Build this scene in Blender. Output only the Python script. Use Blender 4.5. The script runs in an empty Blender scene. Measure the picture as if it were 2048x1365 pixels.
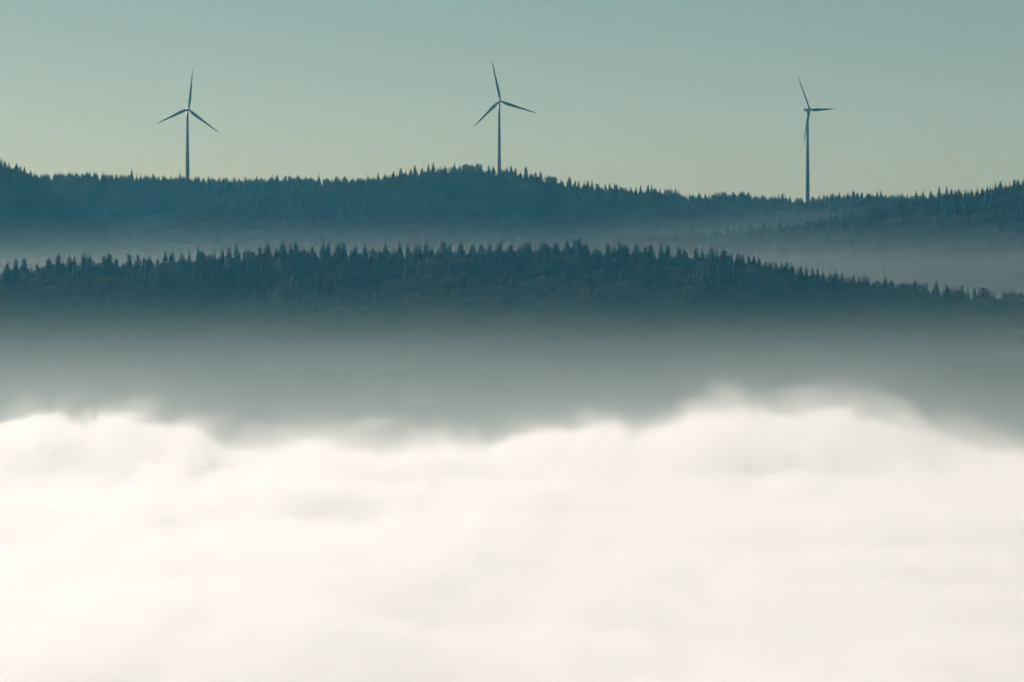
import bpy, math, random
import numpy as np

random.seed(7)
RNG = np.random.default_rng(11)
sc = bpy.context.scene
COL = sc.collection
R = math.radians

# ------------------------------------------------------------------ camera
CAM_Z = 330.0                 # the viewpoint looks level over the valley
PX = 0.000125                 # radians per pixel of the 2048 px wide photograph
HOR = 450.0                   # row of the horizon
cam_d = bpy.data.cameras.new("camera")
cam = bpy.data.objects.new("camera", cam_d)
COL.objects.link(cam)
cam.location = (0, 0, CAM_Z)
cam.rotation_euler = (R(90), 0, 0)
cam_d.sensor_width = 36.0
cam_d.lens = 18.0 / (1024 * PX)
cam_d.shift_y = -(682.5 - HOR) / 2048.0
cam_d.clip_start = 1.0
cam_d.clip_end = 40000.0
sc.camera = cam

# ------------------------------------------------------------------ light
SUN_AZ, SUN_EL = -40.0, 26.0   # degrees from the view axis (minus = towards the left), height
w = bpy.data.worlds.new("World"); sc.world = w; w.use_nodes = True
nt = w.node_tree
bg = nt.nodes["Background"]
sky = nt.nodes.new("ShaderNodeTexSky"); sky.sky_type = 'NISHITA'
sky.sun_disc = False
sky.sun_elevation = R(SUN_EL); sky.sun_rotation = R(SUN_AZ)
sky.altitude = 700; sky.air_density = 0.75; sky.dust_density = 0.6; sky.ozone_density = 1.5
tint = nt.nodes.new("ShaderNodeMix"); tint.data_type = 'RGBA'; tint.blend_type = 'MULTIPLY'
tint.inputs[0].default_value = 1.0
tint.inputs[7].default_value = (0.86, 0.935, 0.81, 1)
nt.links.new(sky.outputs[0], tint.inputs[6])
nt.links.new(tint.outputs[2], bg.inputs[0])
bg.inputs[1].default_value = 0.048
sun_d = bpy.data.lights.new("sun", 'SUN'); sun_d.energy = 5.0; sun_d.angle = R(0.5)
sun_d.color = (1.0, 0.92, 0.81)
sun = bpy.data.objects.new("sun", sun_d); COL.objects.link(sun)
sun.rotation_euler = (R(90 - SUN_EL), 0, R(180 - SUN_AZ))

sc.view_settings.view_transform = 'Standard'; sc.view_settings.look = 'None'
sc.view_settings.gamma = 1.0; sc.view_settings.use_curve_mapping = False
sc.view_settings.exposure = 0.0
cy = sc.cycles
cy.max_bounces = 8; cy.volume_bounces = 7; cy.diffuse_bounces = 2; cy.glossy_bounces = 2
cy.transparent_max_bounces = 96
cy.use_adaptive_sampling = True; cy.adaptive_threshold = 0.08; cy.adaptive_min_samples = 20
cy.use_denoising = True; cy.denoising_input_passes = 'RGB'
try:
    cy.denoiser = 'OPENIMAGEDENOISE'
except Exception:
    pass

# ------------------------------------------------------------------ helpers
def world_x(px, Y): return (px - 1024.0) * PX * Y
def world_z(py, Y): return CAM_Z + (HOR - py) * PX * Y

def _hash(ix, iy, seed):
    n = (ix.astype(np.int64) * 374761393 + iy.astype(np.int64) * 668265263 + seed * 2147483647) & 0xFFFFFFFF
    n = ((n ^ (n >> 13)) * 1274126177) & 0xFFFFFFFF
    n = n ^ (n >> 16)
    return (n & 0xFFFF) / 65535.0 * 2 - 1

def vnoise(x, y, seed=0):
    x0 = np.floor(x); y0 = np.floor(y)
    fx = x - x0; fy = y - y0
    ux = fx*fx*fx*(fx*(fx*6-15)+10); uy = fy*fy*fy*(fy*(fy*6-15)+10)
    a = _hash(x0, y0, seed); b = _hash(x0+1, y0, seed); c = _hash(x0, y0+1, seed); d = _hash(x0+1, y0+1, seed)
    return (a*(1-ux)+b*ux)*(1-uy) + (c*(1-ux)+d*ux)*uy

def fbm(x, y, seed=0, octaves=4, gain=0.5):
    s = 0; amp = 1; f = 1
    for o in range(octaves):
        ca, sa = math.cos(o*0.7), math.sin(o*0.7)
        s = s + amp * vnoise((x*ca-y*sa)*f + 17.3*o, (x*sa+y*ca)*f - 9.1*o, seed+o*31)
        amp *= gain; f *= 2.03
    return s

def billow(x, y, seed=0, octaves=4, gain=0.5):
    s = 0; amp = 1; f = 1
    for o in range(octaves):
        ca, sa = math.cos(o*0.9), math.sin(o*0.9)
        v = np.abs(vnoise((x*ca-y*sa)*f + 7.7*o, (x*sa+y*ca)*f + 3.3*o, seed+o*37))
        s = s + amp * (0.5 - v*1.3)
        amp *= gain; f *= 2.1
    return s

def mesh_from(name, V, F, mat=None, smooth=False):
    me = bpy.data.meshes.new(name)
    V = np.asarray(V, dtype=np.float32); 
    if isinstance(F, np.ndarray):
        n, k = F.shape
        me.vertices.add(len(V)); me.vertices.foreach_set("co", V.ravel())
        me.loops.add(n*k); me.loops.foreach_set("vertex_index", F.astype(np.int32).ravel())
        me.polygons.add(n); me.polygons.foreach_set("loop_start", np.arange(0, n*k, k, dtype=np.int32))
        me.update(calc_edges=True); me.validate()
    else:
        me.from_pydata([tuple(v) for v in V], [], F)
    if smooth:
        me.polygons.foreach_set("use_smooth", np.ones(len(me.polygons), dtype=bool))
    if mat: me.materials.append(mat)
    return me

def link(name, me, parent=None, loc=(0, 0, 0)):
    o = bpy.data.objects.new(name, me); COL.objects.link(o); o.location = loc
    if parent is not None: o.parent = parent
    return o

def tag(o, label=None, cat=None, group=None, kind=None):
    if label: o["label"] = label
    if cat: o["category"] = cat
    if group: o["group"] = group
    if kind: o["kind"] = kind
    return o

def grid_solid(xs, ys, Z, zbot):
    """closed solid under a height field: top sheet, four skirts, flat bottom"""
    nx, ny = len(xs), len(ys)
    XX, YY = np.meshgrid(xs, ys)
    top = np.stack([XX, YY, np.maximum(Z, zbot+0.5)], -1).reshape(-1, 3)
    bot = np.stack([XX, YY, np.full_like(XX, zbot)], -1).reshape(-1, 3)
    idx = np.arange(nx*ny).reshape(ny, nx)
    q = np.stack([idx[:-1, :-1], idx[:-1, 1:], idx[1:, 1:], idx[1:, :-1]], -1).reshape(-1, 4)
    n = nx*ny
    qs = [q, q[:, ::-1] + n]
    def skirt(e):
        return np.stack([e[1:], e[:-1], e[:-1]+n, e[1:]+n], -1)
    qs += [skirt(idx[0, ::-1])[:, ::1], skirt(idx[-1, :]), skirt(idx[:, 0]), skirt(idx[::-1, -1])]
    return np.concatenate([top, bot]), np.concatenate(qs)

# ------------------------------------------------------------------ materials
def new_mat(name):
    m = bpy.data.materials.new(name); m.use_nodes = True
    return m, m.node_tree, m.node_tree.nodes["Principled BSDF"]

def foliage_mat(name, c1, c2, rough=0.8):
    m, t, b = new_mat(name)
    oi = t.nodes.new("ShaderNodeObjectInfo")
    tc = t.nodes.new("ShaderNodeNewGeometry")
    nz = t.nodes.new("ShaderNodeTexNoise"); nz.inputs["Scale"].default_value = 0.35
    t.links.new(tc.outputs["Position"], nz.inputs["Vector"])
    add = t.nodes.new("ShaderNodeMath"); add.operation = 'ADD'; add.use_clamp = True
    sub = t.nodes.new("ShaderNodeMath"); sub.operation = 'MULTIPLY_ADD'
    sub.inputs[1].default_value = 1.2; sub.inputs[2].default_value = -0.6
    t.links.new(nz.outputs["Fac"], sub.inputs[0])
    t.links.new(oi.outputs["Random"], add.inputs[0]); t.links.new(sub.outputs[0], add.inputs[1])
    r = t.nodes.new("ShaderNodeMix"); r.data_type = 'RGBA'
    r.inputs[6].default_value = (*c1, 1); r.inputs[7].default_value = (*c2, 1)
    t.links.new(add.outputs[0], r.inputs[0]); t.links.new(r.outputs[2], b.inputs["Base Color"])
    b.inputs["Roughness"].default_value = rough
    b.inputs["Specular IOR Level"].default_value = 0.1
    return m

M_NEEDLE = foliage_mat("spruce needles", (0.012, 0.026, 0.018), (0.035, 0.055, 0.032))
M_TWIG = foliage_mat("bare beech twigs", (0.10, 0.08, 0.065), (0.20, 0.165, 0.14))
M_BARK = foliage_mat("bark", (0.05, 0.04, 0.033), (0.09, 0.075, 0.06))

def ground_mat():
    m, t, b = new_mat("forest floor")
    g = t.nodes.new("ShaderNodeNewGeometry")
    nz = t.nodes.new("ShaderNodeTexNoise"); nz.inputs["Scale"].default_value = 0.02; nz.inputs["Detail"].default_value = 8
    t.links.new(g.outputs["Position"], nz.inputs["Vector"])
    cr = t.nodes.new("ShaderNodeValToRGB")
    cr.color_ramp.elements[0].position = 0.35; cr.color_ramp.elements[0].color = (0.018, 0.028, 0.02, 1)
    cr.color_ramp.elements[1].position = 0.7; cr.color_ramp.elements[1].color = (0.05, 0.045, 0.033, 1)
    t.links.new(nz.outputs["Fac"], cr.inputs[0]); t.links.new(cr.outputs[0], b.inputs["Base Color"])
    b.inputs["Roughness"].default_value = 0.95
    return m
M_GROUND = ground_mat()

def paint_mat(name, c, rough):
    m, t, b = new_mat(name)
    g = t.nodes.new("ShaderNodeTexCoord")
    nz = t.nodes.new("ShaderNodeTexNoise"); nz.inputs["Scale"].default_value = 0.4; nz.inputs["Detail"].default_value = 6
    t.links.new(g.outputs["Object"], nz.inputs["Vector"])
    r = t.nodes.new("ShaderNodeMix"); r.data_type = 'RGBA'
    r.inputs[6].default_value = (c[0]*.85, c[1]*.86, c[2]*.85, 1); r.inputs[7].default_value = (*c, 1)
    t.links.new(nz.outputs["Fac"], r.inputs[0]); t.links.new(r.outputs[2], b.inputs["Base Color"])
    b.inputs["Roughness"].default_value = rough
    return m
M_TOWER = paint_mat("tower paint", (0.30, 0.31, 0.31), 0.5)
M_BLADE = paint_mat("blade coating", (0.28, 0.29, 0.29), 0.75)
M_NACELLE = paint_mat("nacelle coating", (0.45, 0.46, 0.46), 0.3)
M_DARK = paint_mat("dark metal", (0.06, 0.065, 0.07), 0.5)

def vol_mat(name, color, dens, aniso, absorb=(1, 1, 1)):
    m = bpy.data.materials.new(name); m.use_nodes = True
    t = m.node_tree; t.nodes.clear()
    out = t.nodes.new("ShaderNodeOutputMaterial")
    v = t.nodes.new("ShaderNodeVolumePrincipled")
    v.inputs["Color"].default_value = (*color, 1)
    v.inputs["Density"].default_value = dens
    v.inputs["Anisotropy"].default_value = aniso
    v.inputs["Absorption Color"].default_value = (*absorb, 1)
    t.links.new(v.outputs[0], out.inputs["Volume"])
    return m

# ------------------------------------------------------------------ terrain
# crest of each ridge: tree-top line read at its distance, (column, row) of the photograph
P_FAR = [(-600, 352), (79, 348), (137, 346), (205, 348), (273, 351), (342, 354), (376, 354), (444, 356), (489, 358), (530, 355),
         (588, 352), (649, 355), (700, 356), (900, 362), (1100, 372), (1300, 382), (1348, 385), (1382, 391), (1416, 389), (1450, 384),
         (1485, 383), (1512, 391), (1539, 392), (1587, 394), (1611, 399), (1632, 392), (1690, 386), (1758, 386), (1802, 388), (1837, 391), (2700, 398)]
P_MID = [(250, 440), (400, 405), (530, 378), (620, 364), (718, 357), (756, 349), (804, 343), (855, 337), (923, 333), (958, 333), (995, 338), (1026, 338),
         (1060, 343), (1094, 355), (1139, 362), (1180, 369), (1231, 374), (1265, 382), (1299, 376), (1333, 385), (1420, 396), (1500, 405), (1600, 420), (1800, 450)]
P_LEFT = [(-600, 270), (-200, 298), (0, 320), (17, 326), (34, 330), (48, 337), (61, 343), (79, 353), (110, 373), (150, 402), (220, 445), (300, 500)]
P_SPUR = [(900, 490), (1180, 472), (1300, 466), (1348, 463), (1416, 460), (1485, 454), (1553, 446), (1621, 439), (1690, 425), (1758, 412), (1792, 399), (1861, 388),
          (1895, 384), (1963, 379), (1997, 371), (2032, 366), (2048, 364), (2400, 330)]
P_FRONT = [(-600, 565), (0, 533), (51, 526), (103, 524), (171, 519), (219, 519), (273, 519), (328, 515), (362, 517), (410, 512), (472, 503), (533, 498), (588, 496),
           (649, 493), (691, 493), (753, 497), (821, 496), (886, 492), (958, 494), (1026, 494), (1087, 491), (1156, 488), (1197, 498), (1245, 492), (1299, 499),
           (1347, 503), (1392, 503), (1447, 506), (1485, 516), (1539, 530), (1587, 537), (1639, 549), (1690, 557), (1731, 561), (1782, 569), (1827, 573),
           (1871, 575), (1922, 581), (1963, 588), (2048, 590), (2700, 640)]
P_LOW = [(1500, 800), (1700, 760), (1850, 724), (1930, 716), (2010, 720), (2300, 735)]

def ridge(points, Y0, tree, wob, front, back, seed):
    """Y0: distance of the crest, or its distance at the first and the last column of the picture"""
    p = np.array(points, float); ya, yb = Y0 if isinstance(Y0, tuple) else (Y0, Y0)
    Ys = ya + (yb-ya)*np.clip(p[:, 0]/2048.0, -.3, 1.3)
    return dict(xs=world_x(p[:, 0], Ys), zs=world_z(p[:, 1], Ys) - tree, Ys=Ys, tree=tree, wob=wob, f=front, b=back, seed=seed)
def crest_y(r, x):
    return np.interp(x, r["xs"], r["Ys"]) + r["wob"]*np.sin(x/170.0 + r["seed"])

RIDGES = {
    "far":   ridge(P_FAR, (6250, 5900), 21, 20, 0.42, 0.20, 3),
    "mid":   ridge(P_MID, 5800, 23, 15, 0.42, 0.35, 5),
    "left":  ridge(P_LEFT, 5400, 22, 10, 0.45, 0.35, 7),
    "spur":  ridge(P_SPUR, 5250, 22, 12, 0.40, 0.35, 9),
    "front": ridge(P_FRONT, 4000, 24, 10, 0.42, 0.42, 13),
    "low":   ridge(P_LOW, 3660, 22, 8, 0.50, 0.45, 17),
}
FLOOR = 60.0
def ridge_h(r, x, y):
    Yc = crest_y(r, x)
    zc = np.interp(x, r["xs"], r["zs"])
    d = y - Yc
    rough = fbm(x/90.0, y/90.0, r["seed"], 3) * 7.0
    ad = np.sqrt(d*d + 14.0**2) - 14.0
    return zc - np.where(d < 0, r["f"], r["b"]) * ad + rough * np.clip(np.abs(d)/60.0, 0, 1)

def ground_z(x, y, only=None):
    h = FLOOR + 6*fbm(x/300.0, y/300.0, 2, 3)
    names = RIDGES.keys() if only is None else [only]
    for n in names:
        h = np.maximum(h, ridge_h(RIDGES[n], x, y))
    # the hill under the viewpoint
    r = np.sqrt(x*x*0.15 + y*y)
    h = np.maximum(h, CAM_Z - 1.8 - 0.42*np.clip(r-2.0, 0, None))
    # rolling country behind the far ridge
    back = 250 + 20*fbm(x/900.0, y/900.0, 23, 3)
    h = np.where(y > 7000, np.maximum(h, np.minimum(back, 60+(y-6600)*0.3)), h)
    return h

def axis(a, b, fine_a, fine_b, step, coarse):
    return np.concatenate([np.arange(a, fine_a, coarse), np.arange(fine_a, fine_b, step), np.arange(fine_b, b+1, coarse)])
gx = axis(-4000, 4000, -1200, 1200, 16, 100)
gy = axis(-600, 10000, 3000, 6700, 14, 60)
GX, GY = np.meshgrid(gx, gy)
GZ = ground_z(GX, GY)
idx = np.arange(GX.size).reshape(GX.shape)
gf = np.stack([idx[:-1, :-1], idx[:-1, 1:], idx[1:, 1:], idx[1:, :-1]], -1).reshape(-1, 4)
ground = link("ground", mesh_from("ground", np.stack([GX, GY, GZ], -1).reshape(-1, 3), gf, M_GROUND, True))
tag(ground, "dark wooded hills and valley floor under the mist", kind="structure")
LOW_Z = float(GZ.min())

# ------------------------------------------------------------------ trees
def conifer(H, Rb, tiers, seed, top_blunt=0.0, droop=0.35, bare=0.10, gap=0.0):
    rnd = random.Random(seed); V = []; F = []
    lean = (rnd.uniform(-.01, .01), rnd.uniform(-.01, .01))
    for i in range(tiers):
        t = i/(tiers-1)
        z = H*(bare + (0.97-bare)*t)
        prof = (1-t)**0.62*(1-top_blunt) + top_blunt*math.sqrt(max(0, 1-t**3))
        r = Rb*prof*rnd.uniform(0.72, 1.12) + 0.4
        if t < 0.2: r *= 0.75 + t*1.25
        n = max(4, int(9 - 4*t)); a0 = rnd.uniform(0, 6.28)
        for k in range(n):
            if rnd.random() < gap: continue
            a = a0 + 6.283*k/n + rnd.uniform(-.25, .25)
            rr = r*rnd.uniform(0.65, 1.15); wd = rr*0.42
            dz = -droop*rr + rnd.uniform(-.3, .3)
            ca, sa = math.cos(a), math.sin(a)
            cx, cy = lean[0]*z, lean[1]*z
            th = H*0.055*(1-t*.6)
            b = len(V)
            V += [(cx, cy, z+th), (cx+ca*rr*.6-sa*wd, cy+sa*rr*.6+ca*wd, z+dz*.75), (cx+ca*rr, cy+sa*rr, z+dz+rr*.12),
                  (cx+ca*rr*.6+sa*wd, cy+sa*rr*.6-ca*wd, z+dz*.75), (cx+ca*rr*.45, cy+sa*rr*.45, z+dz-th*.8)]
            F += [(b, b+1, b+2), (b, b+2, b+3), (b+1, b+4, b+2), (b+4, b+3, b+2)]
    b = len(V)
    for k in range(3):
        a = 2.09*k; V.append((lean[0]*H+.22*math.cos(a), lean[1]*H+.22*math.sin(a), H*.93))
    V.append((lean[0]*H, lean[1]*H, H*1.0)); F += [(b, b+1, b+3), (b+1, b+2, b+3), (b+2, b, b+3)]
    return V, F

def tube(V, F, p, q, r0, r1, n=6):
    p = np.array(p, float); q = np.array(q, float); d = q-p; d /= np.linalg.norm(d)
    u = np.cross(d, (0.3, 0.9, 0.1)); u /= np.linalg.norm(u); v = np.cross(d, u)
    b = len(V)
    for c, r in ((p, r0), (q, r1)):
        for k in range(n):
            a = 6.2832*k/n; V.append(tuple(c + r*(math.cos(a)*u + math.sin(a)*v)))
    for k in range(n):
        F.append((b+k, b+(k+1) % n, b+n+(k+1) % n, b+n+k))

def conifer_trunk(H):
    V = []; F = []
    tube(V, F, (0, 0, -2.5), (0, 0, H*.5), H*.014, H*.009, 6); tube(V, F, (0, 0, H*.5), (0, 0, H*.96), H*.009, H*.002, 6)
    return V, F

def beech(H, Rb, seed, twigs=420):
    rnd = random.Random(seed); TV = []; TF = []; V = []; F = []
    tube(TV, TF, (0, 0, -2.5), (0, 0, H*.4), H*.018, H*.012)
    limbs = []
    for k in range(9):
        a = 6.283*k/9 + rnd.uniform(-.3, .3); s = rnd.uniform(.35, .9)
        z0 = H*rnd.uniform(.28, .45)
        e = (math.cos(a)*Rb*s, math.sin(a)*Rb*s, H*rnd.uniform(.6, .92))
        tube(TV, TF, (0, 0, z0), e, H*.007, H*.002, 5); limbs.append(((0, 0, z0), e))
    tube(TV, TF, (0, 0, H*.4), (0, 0, H*.93), H*.012, H*.002, 5); limbs.append(((0, 0, H*.4), (0, 0, H*.95)))
    for i in range(twigs):
        while True:
            x, y, z = (rnd.uniform(-1, 1) for _ in range(3))
            d = x*x+y*y+z*z
            if d < 1: break
        lob = 1 + .16*math.sin(3*math.atan2(y, x)+seed) + .12*math.sin(5*z+seed)
        p = np.array((x*Rb*lob, y*Rb*lob, H*.64 + z*H*.35*lob))
        dirv = np.array((x*.6+rnd.uniform(-.8, .8), y*.6+rnd.uniform(-.8, .8), z*.5+.6+rnd.uniform(-.5, .5))); dirv /= np.linalg.norm(dirv)
        L = rnd.uniform(1.3, 2.8); wv = np.cross(dirv, (rnd.uniform(-1, 1), rnd.uniform(-1, 1), rnd.uniform(-1, 1))); wv /= np.linalg.norm(wv)+1e-6
        b = len(V)
        V += [tuple(p - dirv*L*.6), tuple(p + dirv*L*.35 + wv*.42), tuple(p + dirv*L), tuple(p + dirv*L*.35 - wv*.42)]
        F += [(b, b+1, b+2, b+3)]
    return (V, F), (TV, TF)

PROTO = {}   # kind -> list of (crown mesh, trunk mesh, joined mesh, height)
def add_proto(kind, crown, trunk, mc, H):
    cm = mesh_from(kind+"_crown", *crown, mat=mc); tm = mesh_from(kind+"_trunk", *trunk, mat=M_BARK)
    V = list(crown[0]) + list(trunk[0]); n = len(crown[0])
    F = list(crown[1]) + [tuple(i+n for i in f) for f in trunk[1]]
    jm = mesh_from(kind+"_whole", V, F); jm.materials.append(mc); jm.materials.append(M_BARK)
    jm.polygons.foreach_set("material_index", np.array([0]*len(crown[1]) + [1]*len(trunk[1]), dtype=np.int32))
    PROTO.setdefault(kind, []).append((cm, tm, jm, H))
for s in range(4):
    add_proto("spire", conifer(28, 4.5+.3*s, 17, 100+s, 0.0, .42, .08, .05), conifer_trunk(28), M_NEEDLE, 28)
for s in range(4):
    add_proto("broad", conifer(26, 6.2+.35*s, 15, 200+s, 0.10, .38, .06, .04), conifer_trunk(26), M_NEEDLE, 26)
for s in range(4):
    add_proto("blunt", conifer(26, 4.2+.3*s, 13, 300+s, 0.55, .18, .22, .16), conifer_trunk(26), M_NEEDLE, 26)
for s in range(4):
    c, t_ = beech(22, 5.2+.4*s, 400+s); add_proto("beech", c, t_, M_TWIG, 22)
PKEYS = [("spire", i) for i in range(4)] + [("broad", i) for i in range(4)] + [("blunt", i) for i in range(4)] + [("beech", i) for i in range(4)]

TREE_NAME = {"spire": "spruce_tree", "broad": "spruce_tree", "blunt": "fir_tree", "beech": "beech_tree"}
TREE_CAT = {"spire": "spruce", "broad": "spruce", "blunt": "fir", "beech": "beech"}
LOOK = {"spire": "slim dark spruce", "broad": "wide-skirted dark spruce", "blunt": "blunt-topped ragged fir", "beech": "bare round-crowned beech"}
ZONES = {"front": [(480, "on the low, gently rising end of the nearer wooded ridge"), (1180, "on the broad crown of the nearer wooded ridge"),
                   (1470, "where the nearer wooded ridge starts to fall from its crown"), (1760, "on the long descending shoulder of the nearer wooded ridge"), (9999, "on the low misty tail of the nearer wooded ridge")],
         "mid": [(870, "on the gentler rising flank of the domed hill"), (1045, "on top of the domed hill around the middle turbine tower"), (9999, "on the falling flank of the domed hill past the middle turbine")],
         "left": [(9999, "on the dark shoulder sloping down beside the first turbine")],
         "spur": [(1680, "on the faint low tail of the spur below the third turbine"), (1860, "on the climbing middle of the spur beyond the third turbine"), (9999, "on the high top of the spur beyond the third turbine")],
         "far": [(365, "on the far skyline between the dark shoulder and the first turbine"), (720, "on the far skyline between the first turbine and the domed hill"),
                 (1613, "on the far skyline between the domed hill and the third turbine"), (9999, "on the far skyline between the third turbine and the spur")]}
TAKEN = {k: [] for k in RIDGES}
N_TREES = 0
def place_tree(kind, rname, x, y, topz, label=None, width=1.0, where=''):
    """one tree: an Empty at its base with trunk and crown"""
    global N_TREES
    gz = float(ground_z(np.array([x]), np.array([y]))[0])
    var = random.randrange(4); cm, tm, jm, H = PROTO[kind][var]
    s = max(0.35, (topz - gz)/H)
    root = link(TREE_NAME[kind], None, None, (x, y, gz)); root.empty_display_size = 2
    wsc = min(width, 1.0 if kind == "beech" else 9)*(0.55*s + 0.45*min(s, 1.0))*random.uniform(.88, 1.25)
    root.scale = (wsc, wsc, s); root.rotation_euler = (0, 0, random.uniform(0, 6.28))
    link("crown", cm, root); link("trunk", tm, root)
    tag(root, label or LOOK[kind] + " " + where, TREE_CAT[kind], None if label else LOOK[kind] + "s " + where)
    TAKEN[rname].append((x, y)); N_TREES += 1
    return root

def crest_tree(rname, px, py, kind, label=None, width=1.0, dy=0.0):
    r = RIDGES[rname]; x = world_x(px, float(r["Ys"].mean()))
    for _ in range(4):
        Y = float(crest_y(r, x)) + dy; x = world_x(px, Y)
    x = world_x(px, Y)
    place_tree(kind, rname, x, Y, world_z(py, Y), label, width, next(t for lim, t in ZONES[rname] if px < lim))

# prominent trees, read off the photograph's skyline
FRONT = [(14, 524, 's'), (31, 515, 'b'), (48, 512, 'b'), (97, 512, 'b'), (116, 505, 'b'), (139, 510, 'b'), (149, 511, 's'), (169, 502, 'o'), (180, 506, 'o'), (208, 508, 'b'),
         (218, 503, 'b'), (232, 515, 'b'), (258, 504, 'b'), (275, 507, 's'), (288, 512, 'o'), (299, 509, 'b'), (330, 500, 's'), (343, 502, 'o'), (364, 503, 'b'), (379, 507, 's'), (397, 496, 'b'), (405, 499, 'b'),
         (422, 506, 'o'), (445, 498, 's'), (457, 494, 's'), (473, 487, 'b'), (498, 499, 'h'), (520, 492, 'b'), (534, 483, 'b'), (552, 494, 's'), (566, 481, 'b'), (581, 486, 's'), (591, 482, 's'), (608, 493, 's'),
         (624, 488, 's'), (647, 482, 's'), (656, 480, 's'), (676, 482, 'b'), (687, 482, 'b'), (710, 489, 'o'), (731, 487, 's'), (745, 492, 'o'), (770, 483, 's'), (798, 485, 's'), (816, 485, 's'), (833, 488, 'o'), (852, 483, 'b'), (864, 489, 's'),
         (886, 478, 'b'), (899, 484, 's'), (922, 479, 's'), (944, 485, 'b'), (962, 487, 'o'), (978, 484, 'o'), (1000, 480, 'b'), (1021, 485, 'b'), (1040, 488, 'o'), (1052, 482, 'b'), (1060, 483, 's'), (1085, 482, 'o'), (1094, 484, 'b'),
         (1110, 481, 'b'), (1134, 477, 's'), (1148, 476, 'b'), (1157, 472, 'b'), (1172, 484, 'b'), (1190, 491, 'b'), (1216, 484, 'b'), (1228, 490, 's'), (1240, 481, 'b'), (1251, 484, 'b'), (1273, 487, 'b'), (1290, 492, 'o'), (1301, 485, 'b'),
         (1322, 486, 's'), (1335, 484, 'b'), (1358, 492, 'b'), (1370, 497, 's'), (1392, 492, 'o'), (1405, 498, 's'), (1423, 494, 'b'), (1434, 500, 's'), (1447, 493, 'b'), (1459, 504, 's'), (1476, 503, 's'), (1484, 507, 's'), (1498, 509, 's'), (1508, 510, 's'), (1518, 513, 's'),
         (1530, 522, 'o'), (1541, 519, 's'), (1552, 526, 's'), (1563, 525, 'o'), (1572, 519, 's'), (1585, 526, 's'), (1601, 530, 's'), (1612, 534, 's'), (1625, 536, 's'), (1635, 535, 's'), (1645, 541, 's'), (1660, 544, 'b'), (1671, 539, 's'), (1685, 543, 's'), (1700, 555, 'h'), (1707, 549, 's'),
         (1718, 553, 's'), (1728, 548, 's'), (1735, 551, 's'), (1752, 562, 'h'), (1770, 553, 's'), (1782, 557, 'b'), (1800, 566, 'h'), (1813, 567, 'h'), (1831, 556, 's'), (1843, 568, 'h'), (1873, 561, 's'), (1893, 567, 's'), (1910, 577, 'h'), (1924, 567, 's'), (1949, 572, 's'), (1968, 578, 'h'), (1988, 581, 's'), (2007, 577, 's'), (2026, 582, 'h'), (2043, 581, 's')]
MIDT = [(718, 354, 's'), (756, 344, 's'), (770, 347, 's'), (787, 341, 's'), (802, 334, 's'), (812, 339, 's'), (822, 336, 's'), (829, 331, 's'), (845, 334, 's'), (857, 328, 's'), (866, 324, 's'),
        (880, 331, 's'), (890, 331, 'o'), (905, 334, 'h'), (918, 331, 'o'), (931, 328, 'h'), (945, 332, 'h'), (954, 324, 'b'), (961, 326, 'b'), (978, 328, 'b'), (987, 331, 'b'), (1005, 340, 'h'), (1014, 333, 'b'), (1022, 330, 'b'), (1031, 334, 's'), (1052, 331, 'b'), (1071, 343, 'b'), (1081, 342, 'b'),
        (1097, 352, 'h'), (1108, 354, 'h'), (1122, 357, 's'), (1139, 352, 'b'), (1150, 360, 's'), (1157, 359, 's'), (1168, 363, 's'), (1176, 359, 's'), (1184, 360, 's'), (1198, 370, 'o'), (1211, 367, 's'), (1219, 365, 's'), (1233, 367, 'b'), (1246, 376, 'h'), (1258, 381, 'h'), (1272, 374, 's'), (1281, 369, 's'), (1296, 368, 's'), (1303, 368, 's'), (1312, 376, 's'), (1320, 376, 's'), (1336, 379, 'h')]
KK = {'s': "spire", 'b': "broad", 'o': "blunt", 'h': "beech"}
SPECIAL = {("mid", 1052): "tall twin-leadered wide spruce standing apart downslope of the middle turbine",
           ("mid", 866): "tallest slim spruce on the domed hill's gentler flank, poking above its neighbours",
           ("front", 1157): "tallest wide-skirted spruce at the highest point of the nearer wooded ridge",
           ("mid", 1005): "bare round beech half hiding the foot of the middle turbine tower"}
for px, py, k in FRONT:
    crest_tree("front", px, py, KK[k], SPECIAL.get(("front", px)), 1.36)
for px, py, k in MIDT:
    crest_tree("mid", px, py, KK[k], SPECIAL.get(("mid", px)), 1.1)
for px, py, k in [(2, 316, 's'), (9, 320, 'o'), (18, 323, 's'), (33, 325, 'b'), (41, 329, 's'), (49, 332, 's'), (61, 340, 'b'), (72, 348, 's'), (82, 352, 's')]:
    crest_tree("left", px, py, KK[k])
for px, py, k in [(1690, 419, 's'), (1703, 417, 'o'), (1718, 414, 's'), (1734, 409, 's'), (1751, 407, 'h'), (1768, 401, 's'), (1785, 394, 's'), (1800, 390, 's'), (1815, 387, 's'), (1832, 381, 's'), (1846, 381, 's'), (1862, 381, 's'), (1878, 371, 's'), (1893, 372, 's'), (1904, 379, 's'), (1917, 376, 's'), (1930, 377, 's'), (1943, 378, 'o'),
                  (1955, 376, 's'), (1965, 373, 's'), (1980, 371, 's'), (1991, 365, 's'), (2001, 360, 's'), (2010, 366, 's'), (2019, 365, 's'), (2029, 356, 'b'), (2039, 363, 's'), (2046, 357, 's'),
                  (1312, 461, 's'), (1335, 462, 's'), (1350, 452, 's'), (1366, 458, 'o'), (1385, 455, 's'), (1405, 457, 's'), (1430, 449, 's'), (1455, 452, 'o'), (1480, 449, 's'), (1502, 446, 'o'), (1530, 444, 'o'), (1560, 440, 's'), (1590, 438, 's'), (1611, 433, 's'), (1640, 431, 'o'), (1662, 426, 's')]:
    crest_tree("spur", px, py, KK[k])
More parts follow.
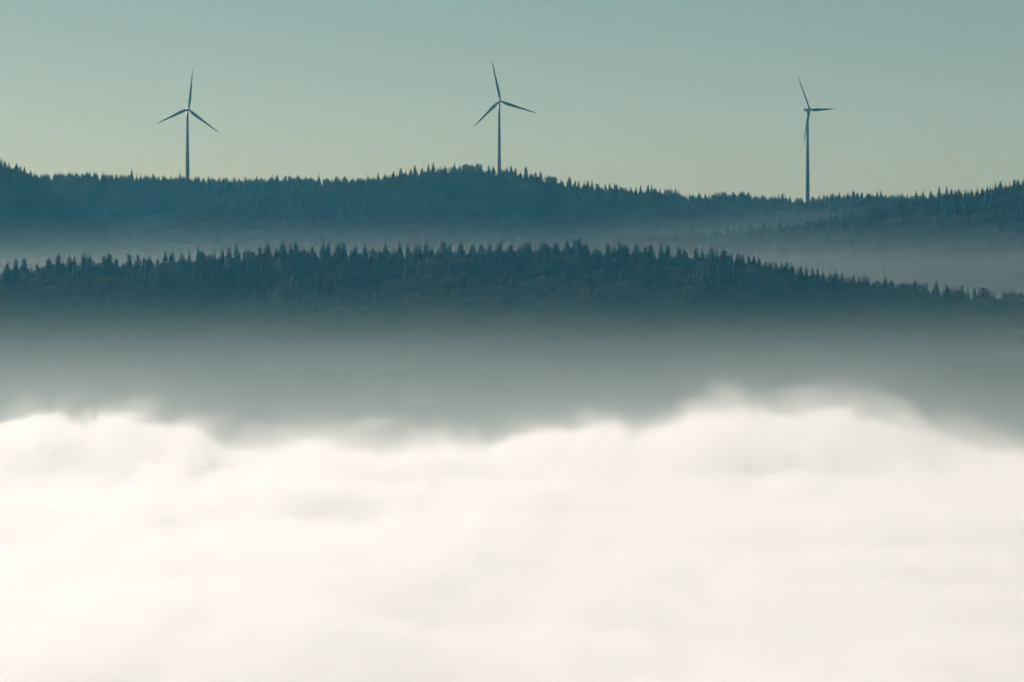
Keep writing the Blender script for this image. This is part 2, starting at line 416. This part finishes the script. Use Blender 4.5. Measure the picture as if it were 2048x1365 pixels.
# farthest skyline: sampled along the crest
pf = np.array(P_FAR, float); px = 84.0
while px < 1840:
    if not (690 < px < 1335) and N_TREES < 322:
        k = random.choices("sob", (2, 6, 2))[0]
        crest_tree("far", px, float(np.interp(px, pf[:, 0], pf[:, 1])) - abs(random.gauss(0, 2.6)) - 0.3 + (6 if 1603 < px < 1622 else 0), KK[k], None, 1.3)
    px += random.choice((random.uniform(4, 9), random.uniform(9, 20)))

# forest masses: points carrying scale, turn and kind; instanced tree geometry
forest_group = bpy.data.node_groups.new("wood", 'GeometryNodeTree')
forest_group.interface.new_socket("Geometry", in_out='INPUT', socket_type='NodeSocketGeometry')
forest_group.interface.new_socket("Geometry", in_out='OUTPUT', socket_type='NodeSocketGeometry')
N = forest_group.nodes; L = forest_group.links
gi = N.new("NodeGroupInput"); go = N.new("NodeGroupOutput")
join = N.new("GeometryNodeJoinGeometry")
SRC = []
for kind, i in reversed(PKEYS):
    so = bpy.data.objects.new("wood_source_" + kind, PROTO[kind][i][2])   # never linked to the scene
    oi = N.new("GeometryNodeObjectInfo"); oi.inputs["Object"].default_value = so; oi.inputs["As Instance"].default_value = False
    g2 = N.new("GeometryNodeGeometryToInstance")
    L.new(oi.outputs["Geometry"], g2.inputs[0]); L.new(g2.outputs[0], join.inputs[0])
iop = N.new("GeometryNodeInstanceOnPoints"); iop.inputs["Pick Instance"].default_value = True
def attr(nm, typ):
    a = N.new("GeometryNodeInputNamedAttribute"); a.data_type = typ; a.inputs[0].default_value = nm
    return a.outputs[0]
L.new(gi.outputs[0], iop.inputs["Points"]); L.new(join.outputs[0], iop.inputs["Instance"])
L.new(attr("pick", 'INT'), iop.inputs["Instance Index"])
L.new(attr("turn", 'FLOAT_VECTOR'), iop.inputs["Rotation"]); L.new(attr("size", 'FLOAT_VECTOR'), iop.inputs["Scale"])
L.new(iop.outputs[0], go.inputs[0])

def wood(name, rname, y0, y1, step, label, beech_share, hmul=1.0):
    r = RIDGES[rname]
    half = 1024*PX*y1 + 360
    X, Y = np.meshgrid(np.arange(-half, half, step), np.arange(y0, y1, step))
    X = (X + RNG.uniform(-.48, .48, X.shape)*step).ravel(); Y = (Y + RNG.uniform(-.48, .48, Y.shape)*step).ravel()
    Z = ground_z(X, Y); mine = ridge_h(r, X, Y)
    keep = (mine >= Z - 0.01) & (np.abs(X) < 1024*PX*Y + 330) & (Y - crest_y(r, X) > -460) & (Y - crest_y(r, X) < 70)
    # keep clear of the separately standing trees on the crest
    d = Y - crest_y(r, X)
    t = np.array(TAKEN[rname]) if TAKEN[rname] else np.zeros((1, 2)) - 9e9
    near = np.array([np.min((t[:, 0]-x)**2 + (t[:, 1]-y)**2) if abs(dd) < 12 else 1e9 for x, y, dd in zip(X, Y, d)])
    keep &= near > 9
    X, Y, Z, d = X[keep], Y[keep], Z[keep], d[keep]
    n = len(X)
    patch = fbm(X/70.0, Y/70.0, 41+r["seed"], 3)
    isb = (RNG.random(n) < np.clip(beech_share + patch*0.45, 0.02, 0.95)) & (d < -35)
    con = RNG.choice(12, n, p=np.array([.11]*4 + [.09]*4 + [.05]*4))
    pick = np.where(isb, 12 + RNG.integers(0, 4, n), con)
    s = RNG.normal(0.86, 0.16, n).clip(0.5, 1.2)*hmul
    # trees right on the crest stay under the skyline of the standing trees
    s = np.where(d > -16, np.minimum(s, RNG.uniform(*((.86, 1.06) if rname == "far" else (.68, 1.08)), n)*r['tree']/28.0), s)
    wd = s*RNG.uniform(0.95, 1.25, n)
    me = bpy.data.meshes.new(name); me.vertices.add(n)
    me.vertices.foreach_set("co", np.stack([X, Y, Z], -1).astype(np.float32).ravel())
    a = me.attributes.new("size", 'FLOAT_VECTOR', 'POINT'); a.data.foreach_set("vector", np.stack([wd, wd, s], -1).astype(np.float32).ravel())
    a = me.attributes.new("turn", 'FLOAT_VECTOR', 'POINT'); a.data.foreach_set("vector", np.stack([RNG.normal(0, .03, n), RNG.normal(0, .03, n), RNG.uniform(0, 6.28, n)], -1).astype(np.float32).ravel())
    a = me.attributes.new("pick", 'INT', 'POINT'); a.data.foreach_set("value", pick.astype(np.int32))
    o = link(name, me); m = o.modifiers.new("wood", 'NODES'); m.node_group = forest_group
    tag(o, label, "forest", None, "stuff")
    print(name, n)
    return o
wood("forest", "front", 3480, 4060, 6.2, "dense mixed forest clothing the slope of the nearer ridge", .30)
wood("forest", "low", 3450, 3720, 6.5, "faint wood on the low rise in front of the nearer ridge", .35)
wood("forest", "spur", 4800, 5300, 6.4, "misty forest on the flank of the spur beyond the third turbine", .35)
wood("forest", "left", 4950, 5470, 7.0, "dark conifer forest on the shoulder before the first turbine", .1)
wood("forest", "mid", 5350, 5850, 7.5, "dark forest covering the domed hill before the middle turbine", .22)
wood("forest", "far", 5500, 6330, 8.0, "hazy forest belt along the farthest ridge", .12)

# ------------------------------------------------------------------ wind turbines
def lathe(profile, n=28, axis='z'):
    V = []; F = []
    for (r, z) in profile:
        for k in range(n):
            a = 6.283185*k/n; V.append((r*math.cos(a), r*math.sin(a), z) if axis == 'z' else (r*math.cos(a), z, r*math.sin(a)))
    for i in range(len(profile)-1):
        for k in range(n):
            F.append((i*n+k, i*n+(k+1) % n, (i+1)*n+(k+1) % n, (i+1)*n+k))
    F.append(tuple(range(n))[::-1]); F.append(tuple(range((len(profile)-1)*n, len(profile)*n)))
    return V, F

def blade_mesh(Lb):
    """root at origin, span along +z, chord along x, thickness along y (rotor axis -y is upwind)"""
    V = []; F = []; n = 16
    st = [(0, 2.5, 1.0, 0), (.03, 2.6, 1.0, 5), (.08, 3.6, .66, 16), (.15, 4.7, .38, 15), (.22, 4.9, .28, 12), (.32, 4.4, .24, 9), (.45, 3.5, .21, 6), (.6, 2.7, .18, 3.5),
          (.75, 2.0, .16, 1.5), (.88, 1.4, .15, .3), (.96, .95, .14, 0), (1.0, .3, .14, 0)]
    for t, c, th, tw in st:
        bend = -1.9*t**2.2                       # pre-bend upwind
        for k in range(n):
            a = 6.283185*k/n
            x = c*(.5*math.cos(a)); y = c*th*.5*math.sin(a)*(1 if th > .9 else (1 - .55*math.cos(a))*.8)
            if th < .9: x += c*.18               # pitch axis nearer the leading edge
            tr = R(tw)
            V.append((x*math.cos(tr)-y*math.sin(tr), bend + x*math.sin(tr)+y*math.cos(tr), t*Lb))
    for i in range(len(st)-1):
        for k in range(n): F.append((i*n+k, i*n+(k+1) % n, (i+1)*n+(k+1) % n, (i+1)*n+k))
    F.append(tuple(range(n))[::-1]); F.append(tuple(range((len(st)-1)*n, len(st)*n)))
    return mesh_from("blade", V, F, M_BLADE, True)

def nacelle_mesh():
    """rounded box along y: front (rotor side) at -y"""
    V = []; F = []; n = 20
    st = [(-3.6, 1.5, 1.6), (-3.2, 1.95, 1.95), (-1.5, 2.1, 2.15), (2.2, 2.1, 2.25), (5, 1.95, 2.05), (6.6, 1.6, 1.65), (7.2, 1.0, 1.1)]
    for y, hw, hh in st:
        for k in range(n):
            a = 6.283185*k/n; c, s = math.cos(a), math.sin(a); e = 0.55
            V.append((hw*math.copysign(abs(c)**e, c), y, hh*math.copysign(abs(s)**e, s)))
    for i in range(len(st)-1):
        for k in range(n): F.append((i*n+k, (i+1)*n+k, (i+1)*n+(k+1) % n, i*n+(k+1) % n))
    F.append(tuple(range(n))); F.append(tuple(range((len(st)-1)*n, len(st)*n))[::-1])
    return mesh_from("nacelle", V, F, M_NACELLE, True)

ME_BLADE = blade_mesh(60.0); ME_NAC = nacelle_mesh()
ME_HUB = mesh_from("hub", *lathe([(1.55, 0.6), (1.8, 0), (1.85, -1.4), (1.65, -2.6), (1.1, -3.5), (.35, -3.9)], 24, 'y'), mat=M_NACELLE, smooth=True)
def box(x0, x1, y0, y1, z0, z1):
    V = [(x, y, z) for z in (z0, z1) for y in (y0, y1) for x in (x0, x1)]
    return V, [(0, 2, 3, 1), (4, 5, 7, 6), (0, 1, 5, 4), (2, 6, 7, 3), (0, 4, 6, 2), (1, 3, 7, 5)]

def turbine(hub_px, hub_py, base_px, Y, yaw, phase, label, tilt=5.0):
    hz = world_z(hub_py, Y); ov = 4.3
    hx = world_x(hub_px, Y) - math.sin(R(yaw))*ov          # tower axis; the hub overhangs towards the wind
    gz = float(ground_z(np.array([hx]), np.array([Y]))[0])
    root = link("wind_turbine", None, None, (hx, Y, gz)); root.empty_display_size = 10
    tag(root, label, "wind turbine", "wind turbines on the skyline")
    Ht = hz - gz - 2.0
    bx = world_x(base_px, Y) - hx; bx = 0.0
    prof = [(3.55, -4), (3.5, 0), (3.3, 18)] + [(3.3 - 1.75*((z-18)/(Ht-18)), z) for z in np.linspace(40, Ht, 7)]
    tw = link("tower", mesh_from("tower", *lathe([(float(a), float(b)) for a, b in prof], 36), mat=M_TOWER, smooth=True), root)
    for zz in (Ht*.3, Ht*.62):                               # flange joints between the tower sections
        rr = 3.3 - 1.75*((zz-18)/(Ht-18)) + .06
        link("flange", mesh_from("flange", *lathe([(rr, zz-.2), (rr, zz+.2)], 36), mat=M_TOWER), tw)
    link("door", mesh_from("door", *box(-.6, .6, -3.62, -3.3, 1.2, 3.6), mat=M_DARK), tw)
    head = (0, 0, Ht + 2.0)
    na = link("nacelle", ME_NAC, root, head); na.rotation_euler = (R(-tilt), 0, R(yaw))
    link("wind_sensor", mesh_from("wind_sensor", *box(-.9, .9, 5.2, 5.4, 1.9, 3.3), mat=M_DARK), na)
    link("cooler", mesh_from("cooler", *box(-1.5, 1.5, 3.4, 4.2, 1.95, 2.8), mat=M_NACELLE), na)
    from mathutils import Matrix, Euler, Vector
    Mx = Euler((R(-tilt), 0, R(yaw))).to_matrix()
    hub = link("hub", ME_HUB, root); hub.location = Vector(head) + Mx @ Vector((0, -ov+1.2, 0)); hub.rotation_euler = Mx.to_euler()
    hc = Vector(head) + Mx @ Vector((0, -ov, 0))
    for k in range(3):
        ph = R(phase + 120*k)
        Mb = Mx @ Matrix.Rotation(ph, 3, 'Y') @ Matrix.Rotation(R(2.0), 3, 'X')   # slight coning
        b = link("blade", ME_BLADE, root); b.location = hc + (Mb @ Vector((0, 0, 1.1))); b.rotation_euler = Mb.to_euler()
    return root

turbine(377.6, 219.4, 374, 6240, 28, 7, "white wind turbine standing behind the level far ridge beside the dark shoulder")
turbine(1000.4, 202.8, 997, 6150, 20, -12, "white wind turbine rising behind the domed wooded hill")
turbine(1619.6, 220.0, 1613.5, 6010, 51, -32, "white wind turbine turned sideways, its lower blade crossing its tower, by the spur")

# ------------------------------------------------------------------ fog, mist, haze
FOG_VEIL = .0010
FOG_D, FOG_THIN, FOG_G, FOG_STEP = .03, .0024, .35, .25
MIST_G, BACK_D, SPUR_D, FRONT_D = .45, 1.25e-4, 1.8e-4, 2.4e-4
FOG_ROWS = [(-900, 850), (-300, 850), (0, 828), (180, 810), (330, 828), (420, 862), (520, 885), (700, 885), (860, 884), (960, 897), (1000, 876), (1080, 860), (1200, 853), (1310, 860),
            (1380, 832), (1480, 812), (1560, 818), (1650, 812), (1750, 820), (1830, 838), (1930, 872), (2048, 890), (2500, 900), (3000, 880)]
def fog_crest_row(px):
    p = np.array(FOG_ROWS, float)
    return np.interp(px, p[:, 0], p[:, 1])

YC = 2850.0
fx = axis(-1500, 1500, -440, 440, 20.0, 60)
fy = np.concatenate([np.arange(350, 3450, 30)])
FX, FY = np.meshgrid(fx, fy)
def fog_top(x, y):
    yc = YC + 60*np.sin(x/210.0 + 1.0)
    crest = world_z(fog_crest_row(x/(PX*YC) + 1024), YC)
    sea = 176.0 + 0*x
    u = np.clip((y - (yc-380))/380.0, 0, 1); u = u*u*(3-2*u)
    h = sea*(1-u) + crest*u
    d = np.clip(y - yc, 0, None)
    return h - 0.35*d
FZ = fog_top(FX, FY)
class Nodes:
    """small wrapper that writes math nodes into a volume material"""
    def __init__(self, name, color, aniso, rate):
        self.m = bpy.data.materials.new(name); self.m.use_nodes = True
        self.t = self.m.node_tree; self.t.nodes.clear()
        out = self.t.nodes.new("ShaderNodeOutputMaterial"); v = self.t.nodes.new("ShaderNodeVolumePrincipled")
        v.inputs["Color"].default_value = (*color, 1); v.inputs["Anisotropy"].default_value = aniso
        v.inputs["Absorption Color"].default_value = (1, 1, 1, 1)
        self.t.links.new(v.outputs[0], out.inputs["Volume"]); self.v = v
        self.m.cycles.volume_step_rate = rate
        self.m.cycles.homogeneous_volume = False
        g = self.t.nodes.new("ShaderNodeNewGeometry"); self.P = g.outputs["Position"]
        sp = self.t.nodes.new("ShaderNodeSeparateXYZ"); self.t.links.new(self.P, sp.inputs[0])
        self.x, self.y, self.z = sp.outputs
    def put(self, sock, val):
        if isinstance(val, (int, float)): sock.default_value = val
        else: self.t.links.new(val, sock)
    def op(self, kind, a, b=0.0, c=0.0, clamp=False):
        n = self.t.nodes.new("ShaderNodeMath"); n.operation = kind; n.use_clamp = clamp
        self.put(n.inputs[0], a); self.put(n.inputs[1], b); self.put(n.inputs[2], c)
        return n.outputs[0]
    def noise(self, scale, detail, rough=.5, dist=0.0, dims='3D', stretch=(1, 1, 1)):
        mp = self.t.nodes.new("ShaderNodeVectorMath"); mp.operation = 'MULTIPLY'; mp.inputs[1].default_value = stretch
        self.t.links.new(self.P, mp.inputs[0])
        n = self.t.nodes.new("ShaderNodeTexNoise"); n.noise_dimensions = dims
        self.t.links.new(mp.outputs[0], n.inputs["Vector"])
        n.inputs["Scale"].default_value = scale; n.inputs["Detail"].default_value = detail
        n.inputs["Roughness"].default_value = rough; n.inputs["Distortion"].default_value = dist
        return self.op('SUBTRACT', n.outputs["Fac"], .5)
    def curve(self, val, lo, hi, pts, vlo, vhi):
        """piecewise profile: val in lo..hi -> points (val, value)"""
        f = self.op('DIVIDE', self.op('SUBTRACT', val, lo), hi-lo, clamp=True)
        n = self.t.nodes.new("ShaderNodeFloatCurve"); c = n.mapping.curves[0]
        q = [((p-lo)/(hi-lo), (v-vlo)/(vhi-vlo)) for p, v in pts]
        while len(c.points) < len(q): c.points.new(.5, .5)
        for pt, loc in zip(c.points, q): pt.location = loc; pt.handle_type = 'AUTO_CLAMPED'
        n.mapping.update(); self.t.links.new(f, n.inputs["Value"])
        return self.op('MULTIPLY_ADD', n.outputs[0], vhi-vlo, vlo)
    def density(self, val): self.put(self.v.inputs["Density"], val)

fog_ceiling = FZ + 46 + np.interp(FX/(PX*YC)+1024, [1280, 1400, 1800, 1900], [0, 24, 24, 0])*np.clip((FY-2500)/250, 0, 1)
V, F = grid_solid(fx, fy, fog_ceiling, LOW_Z + 2)
fm = Nodes("fog", (.995, .985, .965), FOG_G, FOG_STEP)
col_px = fm.op('MULTIPLY_ADD', fm.x, 1/(PX*YC), 1024.0)
crest = fm.curve(col_px, -900, 3000, [(p, float(world_z(r_, YC))) for p, r_ in FOG_ROWS], 150, 220)
extra = fm.curve(col_px, -900, 3000, [(-900, 7), (0, 4), (200, 4), (280, 9), (360, 6), (480, 11), (640, 13), (800, 17), (900, 12), (980, 7), (1100, 8), (1250, 7), (1330, 8), (1430, 20), (1520, 12), (1600, 17), (1680, 14), (1760, 21), (1830, 11),
                                      (1900, 9), (1960, 14), (2100, 8), (3000, 6)], 0, 30)
yc_ = fm.op('MULTIPLY_ADD', fm.op('SINE', fm.op('MULTIPLY_ADD', fm.x, 1/210.0, 1.0)), 60.0, YC)
u = fm.op('DIVIDE', fm.op('SUBTRACT', fm.y, fm.op('SUBTRACT', yc_, 380.0)), 380.0, clamp=True)
u = fm.op('MULTIPLY', fm.op('MULTIPLY', u, u), fm.op('MULTIPLY_ADD', u, -2.0, 3.0))
sea = fm.op('MULTIPLY_ADD', fm.noise(.0045, 2.0, .5, 0, '2D', (1, 1.2, 1)), 34.0, 176.0)
h = fm.op('ADD', fm.op('MULTIPLY', crest, u), fm.op('MULTIPLY', sea, fm.op('SUBTRACT', 1.0, u)))
h = fm.op('MULTIPLY_ADD', fm.op('MAXIMUM', fm.op('SUBTRACT', fm.y, yc_), 0.0), -.35, h)
n1 = fm.noise(.019, 6.0, .78, .5, '3D', (1, .11, 1.3))
dz = fm.op('MULTIPLY_ADD', n1, fm.op('MULTIPLY_ADD', u, 22.0, 32.0), fm.op('SUBTRACT', h, fm.z))
core = fm.op('DIVIDE', dz, 8.5, clamp=True)
core = fm.op('MULTIPLY', fm.op('MULTIPLY', core, core), FOG_D)
thin = fm.op('DIVIDE', fm.op('MULTIPLY_ADD', n1, 26.0, fm.op('MULTIPLY_ADD', fm.op('MULTIPLY', extra, u), 1.0, dz)), 4.5, clamp=True)
thin = fm.op('MULTIPLY', thin, FOG_THIN)
veil = fm.op('MULTIPLY', fm.op('EXPONENT', fm.op('DIVIDE', fm.op('MINIMUM', dz, 0.0), 15.0)), FOG_VEIL)
fm.density(fm.op('ADD', fm.op('ADD', core, thin), veil))
fog = link("fog_bank", mesh_from("fog_bank", V, F, fm.m))
tag(fog, "bright white sea of fog with billowing top filling the valley", "fog", None, "stuff")

def mist_body(label, x0, x1, y0, y1, ceil, z0, fall, d0, rate, wob, cap, color, edge=None):
    """one body of mist whose density dies away with height"""
    V, F = box(x0, x1, y0, y1, LOW_Z + 1.5, ceil)
    mm = Nodes("mist", color, MIST_G, rate)
    zz = mm.op('MULTIPLY_ADD', mm.noise(.0042, 4.0, .6, .3, '2D', (1, .8, 1)), -wob, mm.z)
    d = mm.op('EXPONENT', mm.op('DIVIDE', mm.op('SUBTRACT', z0, zz), fall))
    d = mm.op('MULTIPLY', mm.op('MINIMUM', d, cap), d0)
    d = mm.op('MULTIPLY', d, mm.op('DIVIDE', mm.op('SUBTRACT', ceil - 1.0, mm.z), fall*1.5, clamp=True))
    if edge:                                  # thins out towards its open end
        d = mm.op('MULTIPLY', d, mm.op('DIVIDE', mm.op('SUBTRACT', mm.x, edge[0]), edge[1], clamp=True))
    mm.density(d)
    o = link("mist", mesh_from("mist", V, F, mm.m)); tag(o, label, "mist", None, "stuff")
mist_body("pale mist pooled between the nearer ridge and the turbine hills", -1150, 1150, 4120, 5230, 350.0, 301.0, 20.0, BACK_D, 1.6, 14.0, 1.7, (.80, .96, .95))
mist_body("thin mist lying between the spur and the far ridge", 60, 1140, 5300, 5890, 375.0, 330.0, 18.0, SPUR_D, 1.6, 14.0, 1.5, (.78, .96, .95), (60.0, 330.0))
mist_body("grey mist thickening down the slope of the nearer ridge", -1100, 1100, 700, 3990, 285.0, 220.0, 28.0, FRONT_D, 1.2, 34.0, 1.0, (.82, .98, .93))

haze_top = 600.0
hv, hf = box(-4060, 4060, -660, 10060, LOW_Z - 1.0, haze_top)
haze = link("haze", mesh_from("haze", hv, hf, vol_mat("haze", (.14, .63, .96), 3.0e-5, .3)))
tag(haze, "thin blue-green haze filling the air over the hills", "haze", None, "stuff")
